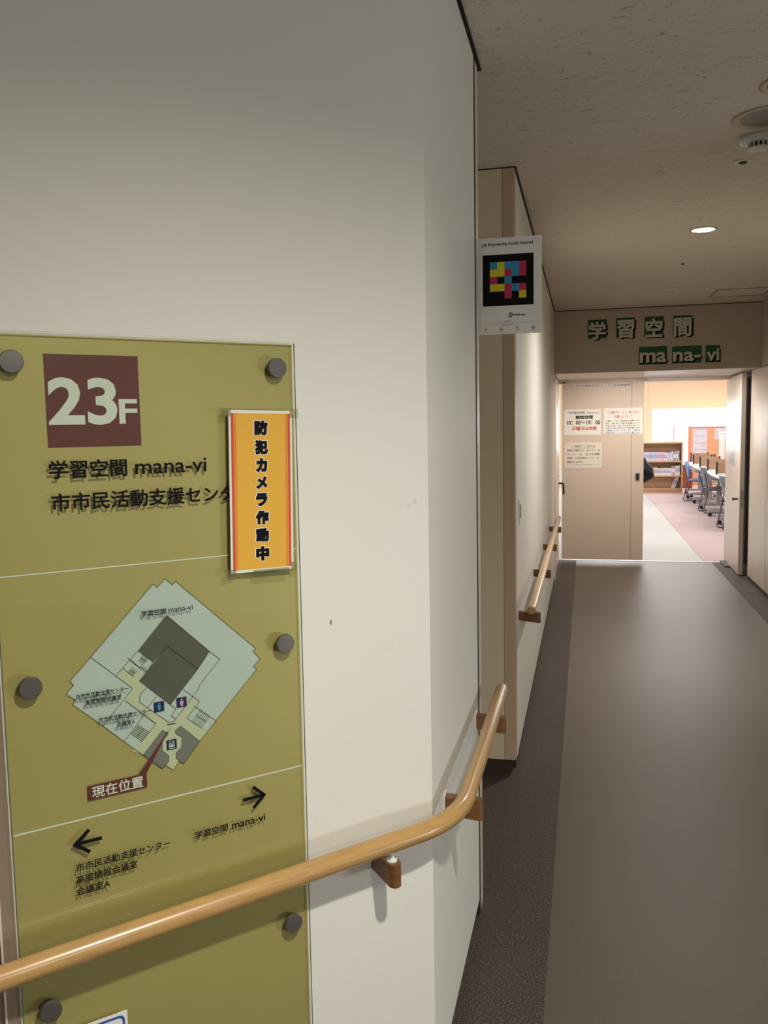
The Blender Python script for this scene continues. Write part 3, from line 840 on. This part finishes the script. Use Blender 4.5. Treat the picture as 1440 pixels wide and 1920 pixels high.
for r_, row in enumerate(grid):
    for k, ch in enumerate(row):
        if ch == '.': continue
        x0 = tx0 + c * (k + 1); z1 = tz1 - c * (r_ + 1)
        flat('colour_block', [(x0, z1), (x0 + c, z1), (x0 + c, z1 - c), (x0, z1 - c)], y - .0003, {'B': NB, 'Y': NY, 'R': NR}[ch], ps)
write('Empowering visually impaired', -0.3040, -0.1640, 2.1660, 2.1790, y, INK, ps, 0.02)
strokes('logo', [[(-0.3215, 2.176), (-0.3215, 2.168), (-0.317, 2.168)], [(-0.314, 2.176), (-0.314, 2.170)], [(-0.311, 2.176), (-0.311, 2.169)]], 0.0022, y, INK, ps)
write('NaviLens', -0.2240, -0.1880, 1.9490, 1.9560, y, INK, ps, 0.03)
bm = bmesh.new()
ring = [(-0.2335 + .0050 * math.cos(a * math.pi / 8), 1.9530 + .0055 * math.sin(a * math.pi / 8)) for a in range(17)]
link('t', bm, INK).name = 'logo_dot'
bpy.data.objects.remove(bpy.data.objects['logo_dot'])
strokes('logo', [ring, [(-0.2335, 1.9560), (-0.2335, 1.9515)], [(-0.2385, 1.9470), (-0.2420, 1.9455)], [(-0.2320, 1.9475), (-0.2335, 1.9435)]], 0.0022, y, INK, ps)
strokes('rule', [[(PX0 + .004, 1.9270), (PX1 - .003, 1.9270)]], 0.0005, y, INKG, ps)
strokes('small_print', [[(-0.262, 1.9215), (-0.232, 1.9215)], [(-0.253, 1.9325), (-0.235, 1.9325)]], 0.0018, y, INKG, ps)
for k, xx in enumerate((-0.313, -0.263, -0.213, -0.163)):
    zc = 1.9085 + 0.001 * k
    strokes('icon', [[(xx - .004, zc + .003), (xx + .004, zc + .003)], [(xx - .002, zc + .002), (xx - .002, zc - .004)], [(xx + .002, zc + .002), (xx + .002, zc - .004)]] if k % 2 == 0 else
            [[(xx - .005, zc - .002), (xx, zc + .004), (xx + .005, zc - .002), (xx - .005, zc - .002)], [(xx - .003, zc - .004), (xx + .003, zc - .004)]], 0.0016, y, INKG, ps)
    strokes('small_print', [[(xx - .009, zc - .0085), (xx + .009, zc - .0085)]], 0.0009, y, INKG, ps)

# ================================================================== NOTICES ON THE SLIDING DOOR
def notice(name, label, x0, x1, z0, z1, m=PAPERB, y=DY - 0.0015):
    n = thing(name, label, 'notice', (0, y, 0))
    box('paper_sheet', (x0, x1, -0.0005, 0.0008, z0, z1), m, n)
    return n


YN = -0.0009
n1 = notice('hours_notice', 'paper notice of opening hours in black and red on the sliding door', -0.246, 0.169, 1.487, 1.784, PAPER)
write('「学習空間 mana-vi」', -0.205, 0.150, 1.730, 1.758, YN, INKB, n1, 0.02)
write('開館時間', -0.115, 0.078, 1.668, 1.713, YN, INK, n1, 0.05)
write('10：00～19：00', -0.215, 0.160, 1.606, 1.653, YN, INK, n1, 0.035)
write('月曜日は休館', -0.160, 0.120, 1.540, 1.586, YN, INKR, n1, 0.045)
n2 = notice('entry_card_notice', 'paper notice with red heading above small blue text at the door edge', 0.199, 0.630, 1.490, 1.790, PAPER)
write('「入館カード」記入の', 0.235, 0.585, 1.722, 1.758, YN, INKR, n2, 0.02)
write('お願いについて', 0.318, 0.520, 1.672, 1.708, YN, INKR, n2, 0.02)
for k, s in enumerate(['入館カードは、利用状況を把握するた', 'めに、皆さまにご協力をお願いしてい', 'るものです。カードには記入をして、', 'お帰りの際に受付までご返却願います', '入館者のカウントです。記入、退出の', '時刻を記入してくださるよう願います']):
    write(s, 0.222, 0.600, 1.633 - k * 0.0275, 1.652 - k * 0.0275, YN, INKB if k > 2 else INK, n2, 0.02)
n3 = notice('request_notice', 'lower paper notice in grey and black text on the sliding door', -0.238, 0.183, 1.104, 1.401)
write('ご理解とご協力を', -0.160, 0.110, 1.340, 1.374, YN, INKG, n3, 0.01)
strokes('underline', [[(-0.160, 1.334), (0.110, 1.334)]], 0.002, YN, INKG, n3)
write('毎週土曜日 10：00～11：30', -0.215, 0.160, 1.297, 1.322, YN, INK, n3, 0.01)
write('「レッツ・ゴ」（子ども囲碁', -0.215, 0.155, 1.252, 1.277, YN, INK, n3, 0.01)
write('教室）が多目的コーナーで', -0.215, 0.150, 1.207, 1.232, YN, INK, n3, 0.01)
write('開催されます。', -0.215, -0.030, 1.163, 1.188, YN, INK, n3, 0.01)
write('皆さまのご理解とご協力をお願いいたします', -0.215, 0.155, 1.136, 1.148, YN, INKG, n3, 0.0)
n4 = notice('name_strip', 'narrow paper strip with blue writing at the top of the sliding door', -0.135, 0.500, 2.028, 2.066)
write('子ども検定ボランティア（山台事務局', -0.120, 0.485, 2.036, 2.060, YN, INKB, n4, 0.01)

# ================================================================== LETTER CARDS ON THE LINTEL
cards = [('学', .016, .192, 2.440, 2.621), ('習', .283, .456, 2.443, 2.628), ('空', .546, .720, 2.441, 2.627), ('間', .808, .982, 2.438, 2.624),
         ('ma', .497, .756, 2.173, 2.342), ('na-', .803, 1.070, 2.175, 2.336), ('vi', 1.106, 1.236, 2.174, 2.334)]
CARD_LABELS = ['leftmost dark green card of the upper row over the doors', 'second green card from the left in the upper row over the doors',
               'third green card from the left in the upper row over the doors', 'rightmost green card of the upper row over the doors',
               'wide green card reading ma in the lower row over the doors', 'widest green card reading na and a dash over the doors', 'narrow green card reading vi in the lower row over the doors']
for (s, x0, x1, z0, z1), lb_ in zip(cards, CARD_LABELS):
    w = thing('letter_card', lb_, 'sign', (0, 8.779, 0), group='green letter cards over the doors')
    box('card', (x0, x1, -0.004, 0.0, z0, z1), GREEN, w)
    if len(s) == 1:
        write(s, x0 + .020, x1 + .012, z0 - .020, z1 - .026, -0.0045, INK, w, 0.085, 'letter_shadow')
        write(s, x0 + .006, x1 - .006, z0 - .010, z1 - .020, -0.0085, GLYPH, w, 0.055, 'letter', thick=0.003)
    else:
        tall = z1 - .052 if s != 'vi' else z1 - .030
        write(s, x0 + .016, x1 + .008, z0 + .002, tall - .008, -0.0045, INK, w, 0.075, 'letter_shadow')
        write(s, x0 + .008, x1 - .006, z0 + .016, tall, -0.0085, GLYPH, w, 0.045, 'letter', thick=0.003)

# ================================================================== CEILING FITTINGS
def downlight(label, x, y, r, lit):
    o = thing('downlight', label, 'light', (x, y, H))
    bm = bmesh.new(); lathe(bm, [(r, 0.0), (r, -0.004), (r - 0.004, -0.007), (r * .82, -0.004), (r * .80, -0.001)], seg=40)
    link('trim_ring', bm, RINGM, o, True)
    bm = bmesh.new(); lathe(bm, [(0, -0.0015), (r * .80, -0.0015), (r * .80, -0.0005), (0, -0.0005)], seg=40)
    link('diffuser', bm, LAMP if lit else OFFL, o)
    return o


downlight('lit round downlight glowing in the corridor ceiling', 0.661, 5.438, 0.078, True)
downlight('large unlit round downlight at the right edge of the ceiling', 0.655, 3.540, 0.128, False)
downlight('lit lobby downlight above the guide sign, out of view', 0.50, 0.50, 0.078, True)
downlight('small round ceiling fitting cut off at the upper right edge', 0.665, 3.215, 0.10, False)
sm = thing('smoke_detector', 'pale domed smoke detector with dark slots on the ceiling', 'smoke detector', (0.662, 3.775, H))
bm = bmesh.new(); lathe(bm, [(0.074, 0.0), (0.078, -0.010), (0.072, -0.020), (0.045, -0.026), (0.040, -0.026)], seg=40); link('base', bm, DETM, sm, True)
bm = bmesh.new(); lathe(bm, [(0.037, -0.026), (0.037, -0.042)], seg=24); link('chamber', bm, BLACKP, sm)
for k in range(14):
    a = k * 2 * math.pi / 14
    bm = bmesh.new(); bx(bm, 0.034, 0.041, -0.0032, 0.0032, -0.043, -0.025, mtx=Matrix.Rotation(a, 4, 'Z')); link('rib', bm, DETM, sm)
bm = bmesh.new(); lathe(bm, [(0.042, -0.042), (0.040, -0.048), (0.0, -0.052)], seg=32); link('cap', bm, DETM, sm, True)
sp = thing('sprinkler_head', 'tiny sprinkler with dark slot on the ceiling behind the detector', 'sprinkler', (0.655, 4.096, H))
bm = bmesh.new(); lathe(bm, [(0.036, 0), (0.036, -0.003), (0.020, -0.006)], seg=24); link('escutcheon', bm, DETM, sp, True)
bm = bmesh.new(); lathe(bm, [(0.020, -0.006), (0.012, -0.012), (0.0, -0.012)], seg=16); link('nozzle', bm, BLACKP, sp)
pn = thing('ceiling_sensor', 'pinhead dark sensor on the ceiling beyond the lit downlight', 'sensor', (0.658, 6.511, H))
bm = bmesh.new(); lathe(bm, [(0.026, 0), (0.026, -0.002), (0.014, -0.004)], seg=20); link('ring', bm, CEIL, pn)
bm = bmesh.new(); lathe(bm, [(0.014, -0.004), (0.010, -0.010), (0, -0.010)], seg=16); link('tip', bm, BLACKP, pn)
fd = thing('fire_detector', 'flat round detector on the ceiling near the lintel', 'detector', (0.675, 7.72, H))
bm = bmesh.new(); lathe(bm, [(0.092, 0), (0.092, -0.006), (0.050, -0.012), (0.046, -0.012)], seg=32); link('base', bm, DETM, fd, True)
bm = bmesh.new(); lathe(bm, [(0.046, -0.012), (0.030, -0.034), (0, -0.036)], seg=24); link('dome', bm, DETM, fd, True)
ha = thing('access_hatch', 'square access hatch with thin frame in the ceiling by the lintel', 'hatch', (1.30, 8.10, H))
box('hatch_panel', (-0.21, 0.21, -0.20, 0.20, -0.003, -0.0005), CEIL, ha)
for d_ in [(-0.235, -0.215, -0.225, 0.225), (0.215, 0.235, -0.225, 0.225), (-0.215, 0.215, -0.225, -0.205), (-0.215, 0.215, 0.205, 0.225)]:
    box('hatch_frame', (*d_, -0.006, -0.0005), GREYM, ha)

# wall switch
ws = thing('wall_switch', 'slim switch plate on the far left wall just past the column', 'switch', (WX, 4.09, 1.20))
box('plate', (0.0, 0.006, -0.035, 0.035, -0.06, 0.06), WHITE, ws, 0.002)
box('rocker', (0.006, 0.010, -0.016, 0.016, -0.032, 0.032), GREYM, ws, 0.001)

# ================================================================== BAG ON THE DOOR'S FAR SIDE
bg = thing('black_bag', 'black nylon bag bulging past the edge of the sliding door', 'bag', (0.62, 10.45, 1.0))
bm = bmesh.new()
bmesh.ops.create_icosphere(bm, subdivisions=4, radius=1.0)
for v in bm.verts:
    c_ = v.co.copy()
    t = (c_.z + 1) / 2
    w = 0.165 * (1.0 - 0.58 * max(0, t - 0.35) ** 1.1 * 1.4)
    v.co = Vector((c_.x * w + 0.008 * math.sin(9 * c_.z + 3 * c_.y), c_.y * 0.085 * (1 + 0.15 * math.sin(7 * c_.z + 2 * c_.x)), -0.01 + c_.z * 0.150 + (0.05 * max(0, t - .6))))
    v.co.z += 0.07
body = link('bag_body', bm, BAGM, bg, True)
body.location = (0.0, 0.0, 0.0)
bm = bmesh.new(); tube(bm, [(-0.05, 0, 0.20), (-0.045, -0.03, 0.30), (-0.02, -0.055, 0.345), (0.0, -0.03, 0.30), (0.01, 0, 0.20)], 0.008, 8)
link('strap', bm, BAGM, bg, True)
bm = bmesh.new()
bx(bm, -0.04, -0.01, -0.135, -0.06, 0.333, 0.343); link('coat_hook', bm, GREYM, d3).location = (0.62, 10.45, 1.0)

# ================================================================== STUDY ROOM FURNITURE
# bookshelf
BSX0, BSX1, BSY = 0.95, 2.170, 20.75
bs = thing('bookshelf', 'low light brown bookshelf with two rows of books below the window', 'bookshelf', (0, BSY, 0))
box('side_panel', (BSX0, BSX0 + 0.03, 0.0, 0.30, 0.0, 1.145), SHELFW, bs)
box('side_panel', (BSX1 - 0.035, BSX1, 0.0, 0.30, 0.0, 1.145), SHELFW, bs)
box('top_panel', (BSX0, BSX1, 0.0, 0.30, 1.145, 1.180), SHELFW, bs)
box('back_panel', (BSX0 + 0.03, BSX1 - 0.035, 0.27, 0.29, 0.10, 1.145), SHELFW, bs)
box('shelf', (BSX0 + 0.03, BSX1 - 0.035, 0.01, 0.27, 0.715, 0.745), SHELFW, bs)
box('shelf', (BSX0 + 0.03, BSX1 - 0.035, 0.01, 0.27, 0.385, 0.412), SHELFW, bs)
box('shelf', (BSX0 + 0.03, BSX1 - 0.035, 0.00, 0.27, 0.085, 0.115), SHELFW, bs)
box('plinth', (BSX0 + 0.03, BSX1 - 0.035, 0.015, 0.27, 0.0, 0.085), SHELFW, bs)

bookm = {}
def bmat(col):
    k = tuple(round(c_, 2) for c_ in col)
    if k not in bookm: bookm[k] = mat('book_cover', col, 0.5, 0, 0.03, 30)
    return bookm[k]


def book(x, w, h, z, d, col, label, group, lean=0.0):
    o = thing('book', label, 'book', (x, BSY + 0.05, z), group=group)
    bm = bmesh.new(); R_ = Matrix.Rotation(lean, 4, 'Y')
    bx(bm, 0, 0.0025, 0, d, 0, h, mtx=R_); bx(bm, w - 0.0025, w, 0, d, 0, h, mtx=R_); bx(bm, 0.0025, w - 0.0025, 0, 0.003, 0, h, mtx=R_)
    link('cover', bm, bmat(col), o)
    bm = bmesh.new(); bx(bm, 0.0027, w - 0.0027, 0.0035, d - 0.004, 0.004, h - 0.004, mtx=R_); link('page_block', bm, PAPER, o)
    bm = bmesh.new(); bx(bm, 0.003, w - 0.003, -0.0006, 0.0, h * .30, h * .72, mtx=R_); link('spine_label', bm, bmat((.75, .75, .78)) if sum(col) < 1.6 else bmat((.35, .36, .55)), o)
    return o


x = BSX0 + 0.035
while x < 2.085:
    if x < 1.60: col = random.choice([(.62, .64, .74), (.70, .72, .80), (.48, .50, .66)]); h = .208; w = .022; g = 'pale blue-white books in the upper shelf run'; lb_ = 'thin pale blue-white book in the long upper shelf run'
    elif x < 1.76: col = random.choice([(.82, .50, .58), (.85, .60, .66)]); h = .205; w = .026; g = 'pink books on the upper shelf'; lb_ = 'pink-spined book in the middle of the upper shelf'
    elif x < 1.90: col = random.choice([(.46, .45, .60), (.74, .72, .74), (.60, .58, .70)]); h = .195; w = .028; g = 'grey-violet books on the upper shelf'; lb_ = 'grey-violet book right of the pink books on the upper shelf'
    else: col = random.choice([(.50, .42, .30), (.30, .32, .42), (.74, .74, .72), (.62, .62, .66)]); h = random.uniform(.20, .245); w = .027; g = 'mixed books at the right end of the upper shelf'; lb_ = 'taller mixed-colour book at the right end of the upper shelf'
    book(x, w, h, 0.7455, 0.15, col, lb_, g); x += w + 0.0018
x = BSX0 + 0.035
while x < 2.09:
    if x < 1.70: col = random.choice([(.82, .70, .66), (.86, .80, .76), (.80, .62, .60)]); h = random.uniform(.15, .20); w = .024; g = 'cream and rose books on the lower shelf'; lb_ = 'cream or rose book at the left part of the lower shelf'
    elif x < 1.92: col = random.choice([(.80, .74, .74), (.76, .78, .82)]); h = .168; w = .020; g = 'even pale books on the lower shelf'; lb_ = 'pale book of even height in the lower shelf run'
    elif x < 1.99: col = random.choice([(.80, .22, .24), (.45, .42, .42)]); h = .22; w = .028; g = 'red and grey books on the lower shelf'; lb_ = 'red or grey thicker book near the right of the lower shelf'
    else: col = random.choice([(.80, .82, .74), (.70, .76, .70)]); h = random.uniform(.19, .23); w = .030; g = 'pale green books on the lower shelf'; lb_ = 'tall pale green-white book at the right end of the lower shelf'
    book(x, w, h, 0.4125, 0.15, col, lb_, g); x += w + 0.0018
for k in range(3):
    book(1.925 + k * 0.030, 0.014, 0.275, 0.1205, 0.20, (.84, .84, .84), 'white folder leaning in the bottom compartment of the bookshelf', 'leaning white folders', 0.36)

rc = thing('dark_red_board', 'dark red-brown board standing right of the bookshelf', 'board', (2.36, 21.95, 0))
box('panel', (-0.16, 0.16, 0.0, 0.03, 0.03, 0.60), DKRED, rc)
box('foot', (-0.15, -0.12, -0.08, 0.10, 0.0, 0.03), DTUBE, rc); box('foot', (0.12, 0.15, -0.08, 0.10, 0.0, 0.03), DTUBE, rc)
pp = thing('pink_pole', 'thin pink pole rising behind the bookshelf against the window', 'pole', (2.03, 21.5, 0))
bm = bmesh.new(); cyl(bm, (0, 0, 0.012), (0, 0, 1.54), 0.020, seg=12); link('pole', bm, mat('pink_plastic', (.72, .38, .42), .5), pp)
bm = bmesh.new(); cyl(bm, (0, 0, 0), (0, 0, 0.012), 0.11, seg=24); link('base', bm, GREYM, pp)

# orange partition with calendars
pt = thing('partition_screen', 'orange partition screen behind the study desks', 'partition', (0, 22.3, 0))
box('fabric_panel', (2.50, 5.2, 0.01, 0.05, 0.10, 1.490), ORPART, pt)
box('frame_post', (2.44, 2.50, 0.0, 0.06, 0.0, 1.515), ORFR, pt)
box('frame_rail', (2.50, 5.2, 0.0, 0.06, 1.490, 1.515), ORFR, pt)
box('frame_rail', (2.50, 5.2, 0.0, 0.06, 0.08, 0.10), ORFR, pt)
box('frame_post', (3.78, 3.82, 0.0, 0.06, 0.0, 1.49), ORFR, pt)
def calendar(label, x0, x1, z0, z1, rows):
    o = thing('wall_calendar', label, 'calendar', (0, 22.3 + 0.009, 0))
    box('sheet', (x0, x1, -0.002, 0.0, z0, z1), mat('pale_lilac_paper', (.66, .64, .72), .7), o)
    rowh = (z1 - z0) / rows
    for r_ in range(rows):
        zt = z1 - r_ * rowh
        strokes('ruled_heading', [[(x0 + .02, zt - .02), (x1 - .02, zt - .02)]], 0.018, -0.0026, mat('slate_ink', (.36, .37, .45), .6), o)
        strokes('ruled_grid', [[(x0 + .03 + j * (x1 - x0 - .06) / 6, zt - .045), (x0 + .03 + j * (x1 - x0 - .06) / 6, zt - rowh + .02)] for j in range(7)], 0.010, -0.0026, mat('pale_slate_ink', (.48, .50, .56), .6), o)
calendar('tall pale calendar with three ruled blocks on the orange partition', 2.555, 2.875, 0.80, 1.475, 4)
calendar('wide pale timetable sheet at the top right of the orange partition', 3.06, 3.70, 1.20, 1.50, 3)

wp = thing('white_post', 'white post with red foot rising among the study desks', 'post', (2.98, 20.60, 0))
box('post', (-0.055, 0.055, -0.04, 0.04, 0.10, 1.36), WHITE, wp, 0.006)
box('base', (-0.09, 0.09, -0.09, 0.09, 0.0, 0.06), mat('red_plastic', (.62, .10, .10), .5), wp, 0.008)
box('base_collar', (-0.06, 0.06, -0.05, 0.05, 0.06, 0.10), WHITE, wp)
box('head_box', (-0.06, 0.06, -0.045, 0.045, 1.36, 1.40), WHITE, wp, 0.004)

# folding tables
def make_table(label):
    t = thing('study_desk', label, 'desk', group='white flip-top desks in a row')
    box('desk_top', (0.0, 0.55, -0.60, 0.60, 0.700, 0.722), WHITE, t, 0.006)
    box('under_shelf', (0.06, 0.50, -0.50, 0.50, 0.585, 0.597), WHITE, t)
    box('modesty_panel', (0.47, 0.485, -0.48, 0.48, 0.36, 0.58), GREYM, t)
    for s in (-1, 1):
        y = 0.54 * s
        f = box('foot', (-0.03, 0.58, y - 0.042, y + 0.042, 0.070, 0.115), GREYM, t, 0.008)
        box('leg', (0.26, 0.33, y - 0.02, y + 0.02, 0.105, 0.70), GREYM, t, 0.006)
        for xx in (0.0, 0.54):
            bm = bmesh.new(); cyl(bm, (xx, y - 0.022, 0.033), (xx, y + 0.022, 0.033), 0.032, seg=16)
            bx(bm, xx - 0.012, xx + 0.012, y - 0.012, y + 0.012, 0.04, 0.075)
            link('caster', bm, BLACKP, t)
        box('book_screen', (0.10, 0.46, y - 0.010, y + 0.010, 0.74, 0.925), BROWNB, t)
        box('screen_bracket', (0.085, 0.110, y - 0.02, y + 0.02, 0.722, 0.935), BLACKP, t)
        box('screen_bracket', (0.45, 0.475, y - 0.02, y + 0.02, 0.722, 0.935), BLACKP, t)
    return t


tb = make_table('farthest white flip-top desk, nearest the bookshelf')
tb.location = (2.23, 20.12, 0)
for k, (yy, lb_) in enumerate([(18.85, 'second white flip-top desk from the bookshelf, beside the blue chair'), (17.58, 'third white flip-top desk from the bookshelf, in front of the blue chair'),
                               (16.31, 'fourth white flip-top desk from the bookshelf, beside the grey-blue chair'), (15.04, 'white flip-top desk second nearest the doors'),
                               (13.77, 'nearest white flip-top desk, mostly behind the right door leaf')]):
    dup(tb, (2.14 - 0.02 * k, yy, 0), None, lb_)


# sled-base chairs facing +x
def make_chair(label, backm, seatm):
    t = thing('study_chair', label, 'chair', group='sled-base study chairs along the desks')
    # back shell, curved
    bm = bmesh.new(); NX, NZ = 8, 7; g = []
    for i in range(NZ + 1):
        row = []
        for j in range(NX + 1):
            u = j / NX * 2 - 1; v = i / NZ
            row.append((-0.005 - 0.07 * v ** 1.3 + 0.045 * u * u, u * (0.215 - 0.03 * v), 0.50 + 0.31 * v))
        g.append(row)
    fr = [[bm.verts.new(p) for p in r_] for r_ in g]
    bk = [[bm.verts.new((p[0] - 0.012, p[1], p[2])) for p in r_] for r_ in g]
    for i in range(NZ):
        for j in range(NX):
            bm.faces.new((fr[i][j], fr[i][j + 1], fr[i + 1][j + 1], fr[i + 1][j])); bm.faces.new((bk[i][j], bk[i + 1][j], bk[i + 1][j + 1], bk[i][j + 1]))
    for i in range(NZ):
        for j in (0, NX): bm.faces.new((fr[i][j], fr[i + 1][j], bk[i + 1][j], bk[i][j]))
    for j in range(NX):
        for i in (0, NZ): bm.faces.new((fr[i][j], fr[i][j + 1], bk[i][j + 1], bk[i][j]))
    link('backrest', bm, backm, t, True)
    box('seat', (0.03, 0.43, -0.21, 0.21, 0.425, 0.450), seatm, t, 0.010)
    for s in (-1, 1):
        bm = bmesh.new(); y = 0.20 * s
        pts = [(-0.055, y, 0.72), (-0.012, y, 0.50), (0.02, y, 0.415), (0.36, y, 0.412), (0.40, y, 0.39), (0.33, y, 0.05), (0.30, y, 0.013), (0.10, y, 0.012), (-0.04, y, 0.012), (-0.065, y, 0.035), (0.02, y, 0.40)]
        tube(bm, pts, 0.010, 8); link('side_frame', bm, DTUBE, t, True)
    bm = bmesh.new(); cyl(bm, (0.10, -0.20, 0.012), (0.10, 0.20, 0.012), 0.009, seg=8); link('cross_bar', bm, DTUBE, t)
    return t


c1 = make_chair('blue-backed sled-base chair nearest the bookshelf', BLUEP, BLUEP); c1.location = (2.08, 18.85, 0); c1.rotation_euler = (0, 0, math.radians(-14))
c2 = make_chair('grey-blue sled-base chair in front of the blue-backed chair', GREYP, GREYP); c2.location = (2.08, 16.28, 0); c2.rotation_euler = (0, 0, math.radians(6))
dup(c2, (2.03, 13.66, 0), math.radians(4), 'nearest sled-base chair, mostly hidden by the right door leaf')
